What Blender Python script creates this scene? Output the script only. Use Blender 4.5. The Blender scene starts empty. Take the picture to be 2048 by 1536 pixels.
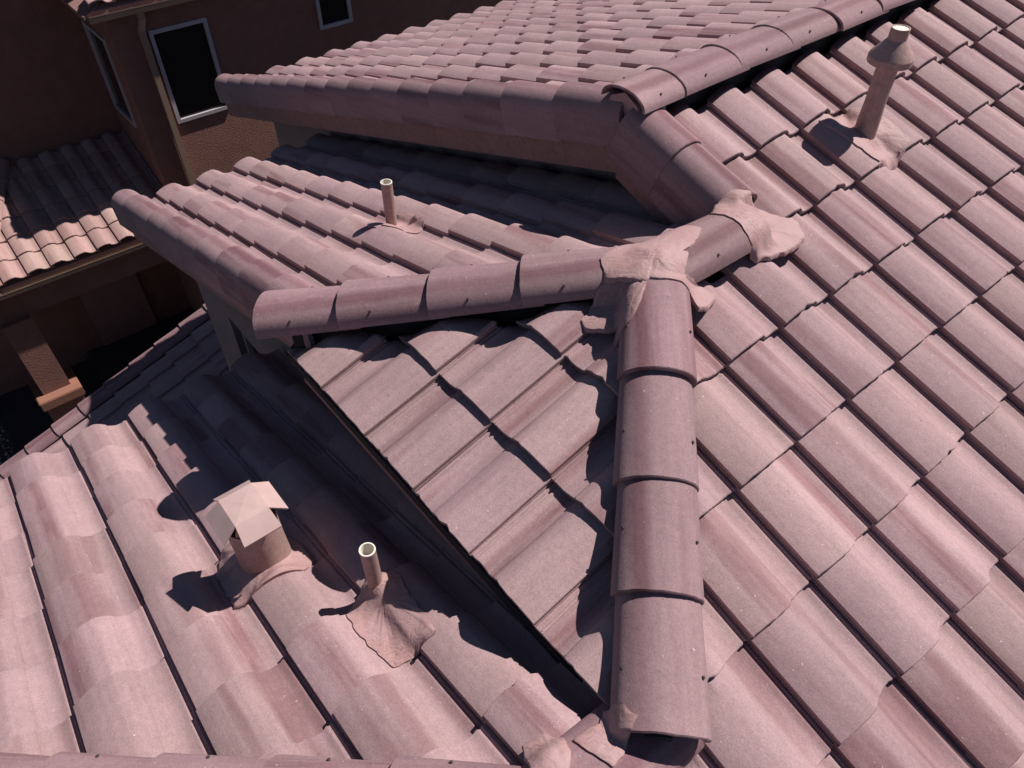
import bpy, bmesh, math, random
from math import sin, cos, tan, radians, pi, sqrt, floor, exp
from mathutils import Vector, Matrix, noise
from mathutils.bvhtree import BVHTree

random.seed(7)
SC = bpy.context.scene
COL = SC.collection
V = Vector

# ------------------------------------------------------------------ camera
FPX = 1512.78
CAM = V((0.7472, -2.8630, 1.7615))
PITCH, YAW, ROLL = 0.788623, -0.886662, -0.001467
fw = V((sin(YAW) * cos(PITCH), cos(YAW) * cos(PITCH), -sin(PITCH)))
rt0 = V((cos(YAW), -sin(YAW), 0))
up0 = rt0.cross(fw)
rt = rt0 * cos(ROLL) + up0 * sin(ROLL)
up = up0 * cos(ROLL) - rt0 * sin(ROLL)
cd = bpy.data.cameras.new('camera')
cd.sensor_width = 36.0
cd.lens = FPX / 2048 * 36.0
cd.clip_start = 0.05
cd.clip_end = 600
cam = bpy.data.objects.new('camera', cd)
cam.matrix_world = Matrix(((rt.x, up.x, -fw.x, CAM.x), (rt.y, up.y, -fw.y, CAM.y), (rt.z, up.z, -fw.z, CAM.z), (0, 0, 0, 1)))
COL.objects.link(cam)
SC.camera = cam

def pix(P):
    d = V(P) - CAM
    z = d.dot(fw)
    if z < 0.05:
        return None
    return (1024 + FPX * d.dot(rt) / z, 768 - FPX * d.dot(up) / z)

# ------------------------------------------------------------------ sky, sun, exposure
SUN_EL, SUN_AZ = radians(53.8), radians(79.5)      # azimuth counted from +X towards +Y
W = bpy.data.worlds.new('World')
SC.world = W
W.use_nodes = True
nt = W.node_tree
bg = nt.nodes['Background']
sky = nt.nodes.new('ShaderNodeTexSky')
sky.sky_type = 'NISHITA'
sky.sun_disc = False
sky.sun_elevation = SUN_EL
sky.sun_rotation = pi / 2 - SUN_AZ
sky.altitude = 2000
sky.air_density = 0.8
sky.dust_density = 0.1
nt.links.new(sky.outputs[0], bg.inputs[0])
bg.inputs[1].default_value = 0.05
sl = bpy.data.lights.new('sun', 'SUN')
sl.energy = 5.0
sl.angle = radians(0.53)
sl.color = (1.0, 0.945, 0.90)
sun = bpy.data.objects.new('sun', sl)
sdir = V((cos(SUN_EL) * cos(SUN_AZ), cos(SUN_EL) * sin(SUN_AZ), sin(SUN_EL)))
sun.rotation_euler = sdir.to_track_quat('Z', 'Y').to_euler()
sun.location = (0, 0, 12)
COL.objects.link(sun)
SC.view_settings.view_transform = 'Standard'
SC.view_settings.look = 'None'
SC.view_settings.exposure = 0.40
SC.view_settings.gamma = 1.0

# ------------------------------------------------------------------ roof geometry
TA, TM = 0.352042, 0.318227           # tangents of the slopes
AL, AM = math.atan(TA), math.atan(TM)
WT, EX, LT = 0.29, 0.32217, 0.405      # tile cover width, exposure, length
X2, Y2, Z2 = -0.5272, -1.2791, 0.1856  # apex of the lower ridge
YA = X2 + Y2
YE = -2.2028                           # front eave
ZE = (YE - YA) * TA
X3 = 0.3861
X1 = -1.165                            # upper ridge
Z1 = -X1 * TA
YU = -0.78                             # outer face of the upper gable's rake
GZ = -7.0                              # ground

# ------------------------------------------------------------------ material helpers
def new_mat(name):
    m = bpy.data.materials.new(name)
    m.use_nodes = True
    n = m.node_tree
    b = n.nodes['Principled BSDF']
    return m, n, b

def N(n, t, **kw):
    x = n.nodes.new(t)
    for k, v in kw.items():
        if k.startswith('i_'):
            x.inputs[k[2:].replace('_', ' ')].default_value = v
        else:
            setattr(x, k, v)
    return x

def math_(n, op, a, b=None, clamp=False):
    x = n.nodes.new('ShaderNodeMath')
    x.operation = op
    x.use_clamp = clamp
    for i, v in enumerate((a, b)):
        if v is None:
            continue
        if isinstance(v, (int, float)):
            x.inputs[i].default_value = v
        else:
            n.links.new(v, x.inputs[i])
    return x.outputs[0]

def ramp(n, fac, stops):
    x = n.nodes.new('ShaderNodeValToRGB')
    e = x.color_ramp.elements
    while len(e) < len(stops):
        e.new(0.5)
    for k, (p, c) in enumerate(stops):
        e[k].position = p
        e[k].color = (c, c, c, 1) if isinstance(c, (int, float)) else tuple(c) + (1,)
    n.links.new(fac, x.inputs[0])
    return x.outputs[0]

def mixc(n, fac, a, b, mode='MIX'):
    x = n.nodes.new('ShaderNodeMix')
    x.data_type = 'RGBA'
    x.blend_type = mode
    for i, v in ((0, fac), (6, a), (7, b)):
        if isinstance(v, (int, float)):
            x.inputs[i].default_value = v
        elif isinstance(v, tuple):
            x.inputs[i].default_value = v + (1,)
        else:
            n.links.new(v, x.inputs[i])
    return x.outputs[2]

def comb(n, a, b, c):
    x = n.nodes.new('ShaderNodeCombineXYZ')
    for i, v in enumerate((a, b, c)):
        if isinstance(v, (int, float)):
            x.inputs[i].default_value = v
        else:
            n.links.new(v, x.inputs[i])
    return x.outputs[0]

def noise_(n, vec, scale, detail=2.0, rough=0.5):
    x = n.nodes.new('ShaderNodeTexNoise')
    x.inputs['Scale'].default_value = scale
    x.inputs['Detail'].default_value = detail
    x.inputs['Roughness'].default_value = rough
    if vec is not None:
        n.links.new(vec, x.inputs['Vector'])
    return x.outputs['Fac']

def bump(n, b, h, strength, dist, prev=None):
    x = n.nodes.new('ShaderNodeBump')
    x.inputs['Strength'].default_value = strength
    x.inputs['Distance'].default_value = dist
    n.links.new(h, x.inputs['Height'])
    if prev is not None:
        n.links.new(prev, x.inputs['Normal'])
    n.links.new(x.outputs[0], b.inputs['Normal'])
    return x.outputs[0]

def tile_material(name, base, maroon, tan, stripe=1.0, lo=0.50, band=None):
    m, n, b = new_mat(name)
    at = N(n, 'ShaderNodeAttribute', attribute_name='tile_uv')
    ar = N(n, 'ShaderNodeAttribute', attribute_name='tile_rnd')
    oi = N(n, 'ShaderNodeObjectInfo')
    sp = N(n, 'ShaderNodeSeparateXYZ')
    n.links.new(at.outputs['Vector'], sp.inputs[0])
    u, v = sp.outputs[0], sp.outputs[1]
    rnd = math_(n, 'FRACT', math_(n, 'ADD', oi.outputs['Random'], ar.outputs['Fac']))
    wn = N(n, 'ShaderNodeTexWhiteNoise', noise_dimensions='1D')
    n.links.new(math_(n, 'MULTIPLY', rnd, 977.0), wn.inputs['W'])
    ws = N(n, 'ShaderNodeSeparateColor')
    n.links.new(wn.outputs['Color'], ws.inputs[0])
    r1, r2, r3 = ws.outputs[0], ws.outputs[1], ws.outputs[2]
    geo = N(n, 'ShaderNodeNewGeometry')
    pos = geo.outputs['Position']
    # long blended streaks down the tile
    sv = comb(n, math_(n, 'ADD', math_(n, 'MULTIPLY', u, 15.0), math_(n, 'MULTIPLY', r1, 60.0)),
              math_(n, 'ADD', math_(n, 'MULTIPLY', v, 1.1), math_(n, 'MULTIPLY', r2, 40.0)), math_(n, 'MULTIPLY', r3, 30.0))
    s1 = ramp(n, noise_(n, sv, 1.0, 1.5, 0.45), [(lo, 0.0), (lo + 0.15, 1.0)])
    amt = ramp(n, r2, [(0.25, 0.06), (0.98, 0.66)])
    # hard-edged sprayed panel on some tiles
    edge = math_(n, 'ADD', math_(n, 'MULTIPLY', r3, 0.25), 0.02)
    pan = math_(n, 'MULTIPLY', ramp(n, math_(n, 'ABSOLUTE', math_(n, 'SUBTRACT', u, edge)), [(0.016, 1.0), (0.048, 0.0)]),
                ramp(n, r1, [(0.60, 0.0), (0.66, 1.0)]))
    pv = comb(n, math_(n, 'MULTIPLY', u, 40.0), math_(n, 'MULTIPLY', v, 2.5), math_(n, 'MULTIPLY', r1, 70.0))
    pan = math_(n, 'MULTIPLY', pan, ramp(n, noise_(n, pv, 1.0, 3.0, 0.6), [(0.30, 0.15), (0.62, 1.0)]))
    fac = math_(n, 'MULTIPLY', math_(n, 'MAXIMUM', math_(n, 'MULTIPLY', s1, amt), math_(n, 'MULTIPLY', pan, 0.75)), stripe, True)
    if band is not None:
        bu = math_(n, 'ADD', u, math_(n, 'MULTIPLY', math_(n, 'SUBTRACT', noise_(n, pos, 9.0, 3.0), 0.5), 0.03))
        bb = ramp(n, math_(n, 'ABSOLUTE', math_(n, 'SUBTRACT', bu, band)), [(0.012, 1.0), (0.040, 0.0)])
        fac = math_(n, 'MAXIMUM', fac, math_(n, 'MULTIPLY', bb, ramp(n, r2, [(0.0, 0.35), (1.0, 0.95)])))
    c0 = mixc(n, ramp(n, r3, [(0.2, 0.0), (1.0, 0.8)]), base, tan)
    c1 = mixc(n, fac, c0, maroon)
    # per tile value, dusty film, grain
    val = ramp(n, r1, [(0.0, 0.88), (1.0, 1.08)])
    film = ramp(n, noise_(n, pos, 3.2, 4.0, 0.6), [(0.3, 0.90), (0.7, 1.07)])
    g = ramp(n, noise_(n, pos, 190.0, 3.0, 0.75), [(0.30, 0.80), (0.5, 1.0), (0.70, 1.15)])
    g2 = ramp(n, noise_(n, pos, 45.0, 3.0, 0.6), [(0.3, 0.93), (0.7, 1.06)])
    k = math_(n, 'MULTIPLY', math_(n, 'MULTIPLY', val, film), math_(n, 'MULTIPLY', g, g2))
    c2 = mixc(n, 1.0, c1, comb(n, k, k, k), 'MULTIPLY')
    wv_ = comb(n, math_(n, 'MULTIPLY', u, 60.0), math_(n, 'MULTIPLY', v, 3.0), math_(n, 'MULTIPLY', r2, 90.0))
    wash = ramp(n, noise_(n, wv_, 1.0, 3.0, 0.6), [(0.30, 0.91), (0.55, 1.0), (0.75, 1.04)])
    spot = ramp(n, noise_(n, pos, 62.0, 2.0, 0.5), [(0.70, 1.0), (0.78, 0.72)])
    kk = math_(n, 'MULTIPLY', wash, spot)
    c2 = mixc(n, 1.0, c2, comb(n, kk, kk, kk), 'MULTIPLY')
    # sparkle of sand grains painted on as pale flecks
    fl = ramp(n, noise_(n, pos, 130.0, 0.0), [(0.85, 0.0), (0.88, 0.45)])
    c3 = mixc(n, fl, c2, (0.78, 0.74, 0.72))
    n.links.new(c3, b.inputs['Base Color'])
    b.inputs['Roughness'].default_value = 0.82
    b.inputs['Specular IOR Level'].default_value = 0.3
    bp = bump(n, b, noise_(n, pos, 240.0, 3.0, 0.7), 0.55, 0.0016)
    bump(n, b, noise_(n, pos, 28.0, 3.0, 0.6), 0.35, 0.003, bp)
    return m

def plain_material(name, col, rough=0.8, grain=None, bumpd=0.0, bscale=60.0, vary=0.12, vscale=4.0, metal=0.0, spec=0.4):
    m, n, b = new_mat(name)
    geo = N(n, 'ShaderNodeNewGeometry')
    pos = geo.outputs['Position']
    f = ramp(n, noise_(n, pos, vscale, 4.0, 0.6), [(0.3, 1 - vary), (0.7, 1 + vary)])
    if grain:
        f = math_(n, 'MULTIPLY', f, ramp(n, noise_(n, pos, grain, 3.0, 0.7), [(0.3, 0.82), (0.7, 1.16)]))
    c = mixc(n, 1.0, col, comb(n, f, f, f), 'MULTIPLY')
    n.links.new(c, b.inputs['Base Color'])
    b.inputs['Roughness'].default_value = rough
    b.inputs['Metallic'].default_value = metal
    b.inputs['Specular IOR Level'].default_value = spec
    if bumpd:
        bump(n, b, noise_(n, pos, bscale, 4.0, 0.6), 0.7, bumpd)
    return m

TILE = tile_material('concrete_tile', (0.350, 0.229, 0.238), (0.186, 0.083, 0.092), (0.352, 0.234, 0.232))
RIDGE = tile_material('concrete_ridge_tile', (0.270, 0.166, 0.180), (0.140, 0.060, 0.070), (0.290, 0.186, 0.192), 0.9, 0.48, 0.115)
NEAR = tile_material('neighbour_tile', (0.36, 0.225, 0.210), (0.27, 0.13, 0.125), (0.39, 0.27, 0.235), 0.8)
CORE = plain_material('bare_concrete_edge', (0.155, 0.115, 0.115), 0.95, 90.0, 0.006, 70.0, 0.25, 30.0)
DECK = plain_material('roofing_felt', (0.018, 0.016, 0.018), 0.9)
STUCCO = plain_material('pale_stucco', (0.26, 0.19, 0.185), 0.95, 160.0, 0.008, 70.0)
BROWN = plain_material('brown_stucco', (0.235, 0.110, 0.086), 0.95, 120.0, 0.018, 55.0)
ORANGE = plain_material('ochre_stucco', (0.25, 0.115, 0.078), 0.95, 120.0, 0.010, 60.0)
FASCIA = plain_material('fascia_paint', (0.25, 0.14, 0.128), 0.7, 40.0, 0.0015, 30.0, 0.10, 6.0)
PIPEM = plain_material('painted_pipe', (0.33, 0.21, 0.19), 0.55, 60.0, 0.0008, 120.0, 0.08, 25.0)
CAPM = plain_material('painted_sheet_metal', (0.43, 0.300, 0.280), 0.5, None, 0.0012, 30.0, 0.08, 12.0)
PVC = plain_material('bare_pvc', (0.72, 0.67, 0.59), 0.4, None, 0, 10, 0.05, 20.0)
GUTTER = plain_material('painted_gutter', (0.29, 0.19, 0.14), 0.28, None, 0, 10, 0.08, 5.0, 0.0, 0.7)
WHITEF = plain_material('white_window_frame', (0.42, 0.375, 0.39), 0.5)
FILLER = plain_material('filler_dark', (0.03, 0.027, 0.03), 0.9)  # near-black: shade of the void under the caps put into the colour
PATIO = plain_material('patio_concrete_shade_tone', (0.045, 0.038, 0.042), 0.9, 60.0, 0.002, 30.0)  # shade over the patio put into the colour, darker than its concrete
GRAVM = plain_material('gravel_stone', (0.34, 0.29, 0.26), 0.9, 30.0, 0.0, 10.0, 0.35, 9.0)
DIRT = plain_material('bare_ground', (0.075, 0.062, 0.056), 0.95, 40.0, 0.004, 30.0)
NAIL = plain_material('nail_head', (0.05, 0.035, 0.035), 0.7)
WHITEM = plain_material('white_dropping', (0.85, 0.83, 0.80), 0.8)
WIRE = plain_material('grey_mesh', (0.20, 0.20, 0.21), 0.6)

def glass_material():
    m, n, b = new_mat('dark_window_glass')
    b.inputs['Base Color'].default_value = (0.013, 0.012, 0.014, 1)
    b.inputs['Roughness'].default_value = 0.06
    b.inputs['Specular IOR Level'].default_value = 0.5
    return m
GLASS = glass_material()

def mastic_material():
    m, n, b = new_mat('painted_mastic')
    geo = N(n, 'ShaderNodeNewGeometry')
    pos = geo.outputs['Position']
    wv = N(n, 'ShaderNodeTexWave', wave_type='BANDS')
    mp = N(n, 'ShaderNodeMapping')
    mp.inputs['Rotation'].default_value = (0.3, 0.2, 0.9)
    n.links.new(pos, mp.inputs[0])
    n.links.new(mp.outputs[0], wv.inputs['Vector'])
    wv.inputs['Scale'].default_value = 16.0
    wv.inputs['Distortion'].default_value = 14.0
    wv.inputs['Detail'].default_value = 3.0
    wv.inputs['Detail Scale'].default_value = 1.6
    crk = ramp(n, wv.outputs['Fac'], [(0.0, 0.0), (0.07, 1.0)])
    blot = ramp(n, noise_(n, pos, 11.0, 4.0, 0.65), [(0.35, 0.0), (0.68, 1.0)])
    c = mixc(n, blot, (0.370, 0.235, 0.234), (0.335, 0.195, 0.185))
    brk = ramp(n, noise_(n, pos, 7.0, 2.0), [(0.45, 0.0), (0.62, 1.0)])
    dk = math_(n, 'MULTIPLY', math_(n, 'SUBTRACT', 1.0, crk), math_(n, 'MULTIPLY', brk, 0.55))
    c = mixc(n, dk, c, (0.13, 0.065, 0.075))
    n.links.new(c, b.inputs['Base Color'])
    b.inputs['Roughness'].default_value = 0.62
    b.inputs['Specular IOR Level'].default_value = 0.3
    bp = bump(n, b, wv.outputs['Fac'], 0.22, 0.0025)
    bump(n, b, noise_(n, pos, 60.0, 3.0), 0.22, 0.002, bp)
    return m
MASTIC = mastic_material()

# ------------------------------------------------------------------ object helpers
def tag(o, label=None, cat=None, group=None, kind=None):
    for k, v in (('label', label), ('category', cat), ('group', group), ('kind', kind)):
        if v:
            o[k] = v
    return o

def empty(name, loc):
    o = bpy.data.objects.new(name, None)
    o.empty_display_size = 0.1
    o.location = loc
    COL.objects.link(o)
    o['_loc'] = list(loc)
    return o

ORIGIN = {}
def link(name, me, mat, parent=None, M=None):
    o = bpy.data.objects.new(name, me)
    if mat is not None and not me.materials:
        me.materials.append(mat)
    COL.objects.link(o)
    if M is None:
        M = Matrix.Identity(4)
    o.matrix_world = M
    if parent is not None:
        o.parent = parent
        o.matrix_parent_inverse = world_of(parent).inverted()
    ORIGIN[o.name] = M
    return o

def world_of(o):
    if o.name in ORIGIN:
        return ORIGIN[o.name]
    return Matrix.Translation(o.location)

def mesh(verts, faces, name='mesh', smooth=None):
    me = bpy.data.meshes.new(name)
    me.from_pydata([tuple(v) for v in verts], [], faces)
    me.validate()
    me.update()
    if smooth:
        me.polygons.foreach_set('use_smooth', [True] * len(me.polygons))
        me.set_sharp_from_angle(angle=radians(smooth))
    return me

def box(x0, x1, y0, y1, z0, z1):
    v = [(x0, y0, z0), (x1, y0, z0), (x1, y1, z0), (x0, y1, z0), (x0, y0, z1), (x1, y0, z1), (x1, y1, z1), (x0, y1, z1)]
    f = [(0, 3, 2, 1), (4, 5, 6, 7), (0, 1, 5, 4), (1, 2, 6, 5), (2, 3, 7, 6), (3, 0, 4, 7)]
    return v, f

def box_obj(name, dims, mat, parent=None, bevel=0.0):
    v, f = box(*dims)
    me = mesh(v, f)
    if bevel:
        bm = bmesh.new()
        bm.from_mesh(me)
        bmesh.ops.bevel(bm, geom=bm.edges[:], offset=bevel, segments=2, affect='EDGES')
        bm.to_mesh(me)
        bm.free()
    return link(name, me, mat, parent)

def prism(poly, off):
    """poly: list of Vectors, extruded by vector off."""
    n = len(poly)
    v = [V(p) for p in poly] + [V(p) + V(off) for p in poly]
    f = [tuple(range(n - 1, -1, -1)), tuple(range(n, 2 * n))]
    f += [(i, (i + 1) % n, n + (i + 1) % n, n + i) for i in range(n)]
    return v, f

def solid(name, poly, off, mat, parent=None):
    v, f = prism(poly, off)
    me = mesh(v, f)
    bm = bmesh.new()
    bm.from_mesh(me)
    bmesh.ops.recalc_face_normals(bm, faces=bm.faces[:])
    bm.to_mesh(me)
    bm.free()
    return link(name, me, mat, parent)

def lathe(prof, seg=28, cx=0, cy=0):
    """prof: list of (r, z) open profile; returns verts and faces."""
    v, f = [], []
    for r, z in prof:
        for k in range(seg):
            a = 2 * pi * k / seg
            v.append((cx + r * cos(a), cy + r * sin(a), z))
    for i in range(len(prof) - 1):
        for k in range(seg):
            k2 = (k + 1) % seg
            f.append((i * seg + k, i * seg + k2, (i + 1) * seg + k2, (i + 1) * seg + k))
    return v, f

# ------------------------------------------------------------------ tile meshes
def tile_profile():
    w = WT
    P = []
    a = 0.42 * w
    P.append((0.006, 0.003))
    P.append((0.0, 0.024))
    for s in (0.01, 0.035, 0.10, 0.20, 0.34, 0.50, 0.66, 0.83, 1.0):
        P.append((a * s, 0.028 + 0.031 * (1 - (1 - s) ** 2.1)))
    c = 0.63 * w
    for k in range(1, 8):
        s = k / 7
        P.append((a + (c - a) * s, 0.059 - 0.034 * s ** 1.7))
    P.append((c + 0.0015, 0.0185))
    d = 0.80 * w
    for k in range(1, 6):
        s = k / 5
        P.append((c + 0.003 + (d - c - 0.003) * s, 0.0185 * (1 - s) ** 1.6))
    e = w - 0.034
    P.append((e, 0.0))
    for uu, nn in ((0.027, 0.0045), (0.022, 0.0045), (0.019, 0.0), (0.013, 0.0), (0.009, 0.0045), (0.003, 0.0045), (-0.004, 0.0), (-0.022, 0.0)):
        P.append((w - uu, nn))
    return P
PROF = tile_profile()
TILT = 0.024 / EX
THK = 0.020

def tile_mesh(variant, flip):
    rnd = random.Random(100 + variant)
    sg = -1 if flip else 1
    rings = [0.0, 0.14, 0.27, LT - 0.012, LT - 0.003, LT]
    v, uv, f = [], [], []
    n = len(PROF)
    chip = [(rnd.uniform(0, WT), rnd.uniform(0.003, 0.008)) for _ in range(rnd.choice((0, 1, 2)))]
    def nosejit(u):
        j = 0.0022 * noise.noise(V((u * 42, variant * 7.3, 0.0))) + 0.0012 * noise.noise(V((u * 140, variant * 3.1, 5.0)))
        for cu, cd_ in chip:
            j -= cd_ * exp(-((u - cu) / 0.010) ** 2)
        return j
    for under in (0, 1):
        for ri, y in enumerate(rings):
            for (u, h) in PROF:
                yy = y
                z = h + TILT * y
                if ri >= len(rings) - 2:
                    yy += nosejit(u)
                if not under and ri == len(rings) - 1:
                    z -= 0.0035
                if under:
                    z -= THK
                v.append((sg * u, yy, z))
                uv.append((u, y, h))
    R = len(rings)
    def q(a, b, c, d):
        f.append((a, b, c, d) if not flip else (d, c, b, a))
    for r in range(R - 1):
        for k in range(n - 1):
            i = r * n + k
            q(i, i + 1, i + n + 1, i + n)
            j = R * n + i
            q(j + n, j + n + 1, j + 1, j)
    for k in range(n - 1):                       # nose and head
        i = (R - 1) * n + k
        j = R * n + i
        q(i, i + 1, j + 1, j)
        q(R * n + k, R * n + k + 1, k + 1, k)
    for r in range(R - 1):                       # sides
        i = r * n
        j = R * n + i
        q(i, i + n, j + n, j)
        i = r * n + n - 1
        j = R * n + i
        q(j, j + n, i + n, i)
    me = mesh(v, f, 'roof_tile', 38)
    ynose = LT - 0.02
    a = me.attributes.new('tile_uv', 'FLOAT_VECTOR', 'POINT')
    a.data.foreach_set('vector', [c for t in uv for c in t])
    me.materials.append(TILE)
    me.materials.append(CORE)
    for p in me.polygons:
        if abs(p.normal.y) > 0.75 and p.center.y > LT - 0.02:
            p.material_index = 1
    return me

NV = 7
TM_R = [tile_mesh(k, False) for k in range(NV)]
TM_L = [tile_mesh(k, True) for k in range(NV)]

def with_material(meshes, mat):
    out = []
    for me in meshes:
        c = me.copy()
        c.materials.clear()
        c.materials.append(mat)
        c.materials.append(CORE)
        out.append(c)
    return out

class Slope:
    """A tiled plane: P0 on the plane, D down the slope, A across (from a tile's lapped barrel edge towards its pan)."""
    def __init__(s, P0, D, A, flip):
        s.P0, s.D, s.A, s.flip = V(P0), V(D).normalized(), V(A).normalized(), flip
        s.N = s.D.cross(s.A) if flip else s.A.cross(s.D)
        s.N.normalize()

TILT_OFF = 0.012 + TILT * LT
def tile_matrix(S, nose, rnd, jit=1.0):
    """nose: point of the calibrated plane under the lapped corner of the tile's lower end."""
    o = V(nose) - S.N * TILT_OFF - S.D * (LT + rnd.gauss(0, 0.0022) * jit) + S.A * rnd.gauss(0, 0.0016) * jit + S.N * abs(rnd.gauss(0, 0.0012)) * jit
    X = -S.A if S.flip else S.A
    M = Matrix(((X.x, S.D.x, S.N.x, o.x), (X.y, S.D.y, S.N.y, o.y), (X.z, S.D.z, S.N.z, o.z), (0, 0, 0, 1)))
    return M @ Matrix.Rotation(rnd.gauss(0, 0.0055) * jit, 4, 'Z') @ Matrix.Rotation(rnd.gauss(0, 0.004) * jit, 4, 'X')

def clip_mesh(me, M, planes):
    """cut a tile mesh with world planes (co, no): the side the normal points to is removed. None if nothing is left."""
    inv = M.inverted()
    R3 = M.to_3x3()
    cut = []
    for co, no in planes:
        lo = inv @ V(co)
        ln = (R3.transposed() @ V(no)).normalized()
        d = [(vv.co - lo).dot(ln) for vv in me.vertices]
        if min(d) > -0.004:
            return None
        if max(d) > 0.0:
            cut.append((lo, ln))
    if not cut:
        return me
    bm = bmesh.new()
    bm.from_mesh(me)
    for lo, ln in cut:
        if not bm.verts:
            break
        r = bmesh.ops.bisect_plane(bm, geom=bm.verts[:] + bm.edges[:] + bm.faces[:], plane_co=lo, plane_no=ln, clear_outer=True, dist=1e-5)
        ed = [e for e in r['geom_cut'] if isinstance(e, bmesh.types.BMEdge) and e.is_boundary]
        if ed:
            bmesh.ops.holes_fill(bm, edges=ed, sides=0)
    if len(bm.verts) < 12:
        bm.free()
        return None
    out = me.copy()
    bm.to_mesh(out)
    bm.free()
    return out

class Merge:
    """collects tiles into one mesh (the ones beyond the 300 that show largest)."""
    def __init__(s):
        s.v, s.f, s.uv, s.r, s.mi = [], [], [], [], []
    def add(s, me, M, rv):
        o = len(s.v)
        s.v += [tuple(M @ vv.co) for vv in me.vertices]
        s.f += [tuple(o + i for i in p.vertices) for p in me.polygons]
        a = me.attributes['tile_uv'].data
        s.uv += [c for i in range(len(me.vertices)) for c in a[i].vector]
        s.r += [rv] * len(me.vertices)
        s.mi += [p.material_index for p in me.polygons]
    def build(s, name, mat, parent):
        me = mesh(s.v, s.f, name, 38)
        a = me.attributes.new('tile_uv', 'FLOAT_VECTOR', 'POINT')
        a.data.foreach_set('vector', s.uv)
        a = me.attributes.new('tile_rnd', 'FLOAT', 'POINT')
        a.data.foreach_set('value', s.r)
        me.materials.append(mat)
        me.materials.append(CORE)
        me.polygons.foreach_set('material_index', s.mi)
        return link(name, me, mat, parent)

SOLIDS = []                # (mesh, matrix) of everything the mastic patches are laid over
PENDING = []               # (pixel area, mesh, matrix, parent, in view)
def lay(S, grid, planes, deck, meshes, seed, keep=None, jit=1.0):
    """grid: iterable of nose points; planes(nose, centre) -> cutting planes."""
    rnd = random.Random(seed)
    for P in grid:
        M = tile_matrix(S, P, rnd, jit)
        me = meshes[rnd.randrange(len(meshes))]
        c = M @ V(((-1 if S.flip else 1) * WT / 2, LT / 2, 0.05))
        pl = planes(c)
        if pl is False:
            continue
        cm = clip_mesh(me, M, pl)
        if cm is None:
            continue
        q = [pix(M @ vv.co) for vv in (cm.vertices[0], cm.vertices[len(cm.vertices) // 2 - 1], cm.vertices[len(cm.vertices) // 3])] + [pix(c)]
        q = [t for t in q if t]
        vis = any(-25 < t[0] < 2073 and -25 < t[1] < 1561 for t in q)
        area = 1.0 / max(0.3, (c - CAM).length_squared)
        PENDING.append((area if vis else -1, cm, M, deck, rnd.random()))

# ------------------------------------------------------------------ ridge, hip and rake tiles
def shell_mesh(prof, rings, name, seed, jitter=0.002, T=0.018):
    """prof(k, t) -> list of outer (a, n) points at ring k; rings: y positions. Thick shell, nose at the last ring."""
    rnd = random.Random(seed)
    v, uv, f = [], [], []
    tops = [prof(t) for t in rings]
    n = len(tops[0])
    for under in (0, 1):
        for ri, y in enumerate(rings):
            pts = tops[ri]
            arc = 0.0
            for k, (a, h) in enumerate(pts):
                p0 = pts[max(0, k - 1)]
                p1 = pts[min(n - 1, k + 1)]
                t = V((p1[0] - p0[0], p1[1] - p0[1]))
                t.normalize()
                nm = V((-t.y, t.x))
                if k:
                    arc += sqrt((a - pts[k - 1][0]) ** 2 + (h - pts[k - 1][1]) ** 2)
                aa, hh, yy = a, h, y
                if under:
                    aa -= nm.x * T
                    hh -= nm.y * T
                elif ri == len(rings) - 1:
                    aa -= nm.x * 0.003
                    hh -= nm.y * 0.003
                if ri >= len(rings) - 2:
                    yy += jitter * noise.noise(V((k * 0.9, seed * 3.7, 0))) + 0.6 * jitter * noise.noise(V((k * 2.7, seed * 1.7, 9)))
                v.append((aa, yy, hh))
                uv.append((arc, y, h))
    R = len(rings)
    for r in range(R - 1):
        for k in range(n - 1):
            i = r * n + k
            f.append((i, i + n, i + n + 1, i + 1)[::-1])
            j = R * n + i
            f.append((j + n, j, j + 1, j + n + 1)[::-1])
    for k in range(n - 1):
        i = (R - 1) * n + k
        j = R * n + i
        f.append((i, i + 1, j + 1, j))
        f.append((R * n + k, R * n + k + 1, k + 1, k))
    for r in range(R - 1):
        for kk, fl in ((0, False), (n - 1, True)):
            i = r * n + kk
            j = R * n + i
            q = (i, i + n, j + n, j)
            f.append(q[::-1] if fl else q)
    me = mesh(v, f, name)
    bm = bmesh.new()
    bm.from_mesh(me)
    bmesh.ops.recalc_face_normals(bm, faces=bm.faces[:])
    bm.to_mesh(me)
    bm.free()
    me.polygons.foreach_set('use_smooth', [True] * len(me.polygons))
    me.set_sharp_from_angle(angle=radians(40))
    at = me.attributes.new('tile_uv', 'FLOAT_VECTOR', 'POINT')
    at.data.foreach_set('vector', [c for t in uv for c in t])
    me.materials.append(RIDGE)
    return me

def cap_profile(hw, ht, sq=2.1, n=17, tilt=0.040, taper=0.10):
    def prof(y):
        k = 1 - taper + taper * min(1.0, y / 0.40)      # narrower head
        P = []
        for i in range(n):
            a = pi * (0.0 + 1.0 * i / (n - 1))
            c, s_ = cos(a), sin(a)
            x = -hw * k * (abs(c) ** (2 / sq)) * (1 if c > 0 else -1)
            h = ht * k * (abs(s_) ** (2 / sq)) - 0.012 * (1 - k) * 0
            P.append((x, h + tilt * y))
        return P
    return prof

def frame(o, X, Y, Z):
    return Matrix(((X.x, Y.x, Z.x, o.x), (X.y, Y.y, Z.y, o.y), (X.z, Y.z, Z.z, o.z), (0, 0, 0, 1)))

def nail(parent, M, local, nm):
    """a small dark nail head sunk in a cap tile."""
    v, f = lathe([(0.0001, 0.0022), (0.0042, 0.0022), (0.0048, -0.002)], 8)
    Z = V(nm).normalized()
    X = Z.orthogonal().normalized()
    Y = Z.cross(X)
    MM = M @ frame(V(local), X, Y, Z)
    link('nail', mesh(v, f), NAIL, parent, MM)

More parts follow.
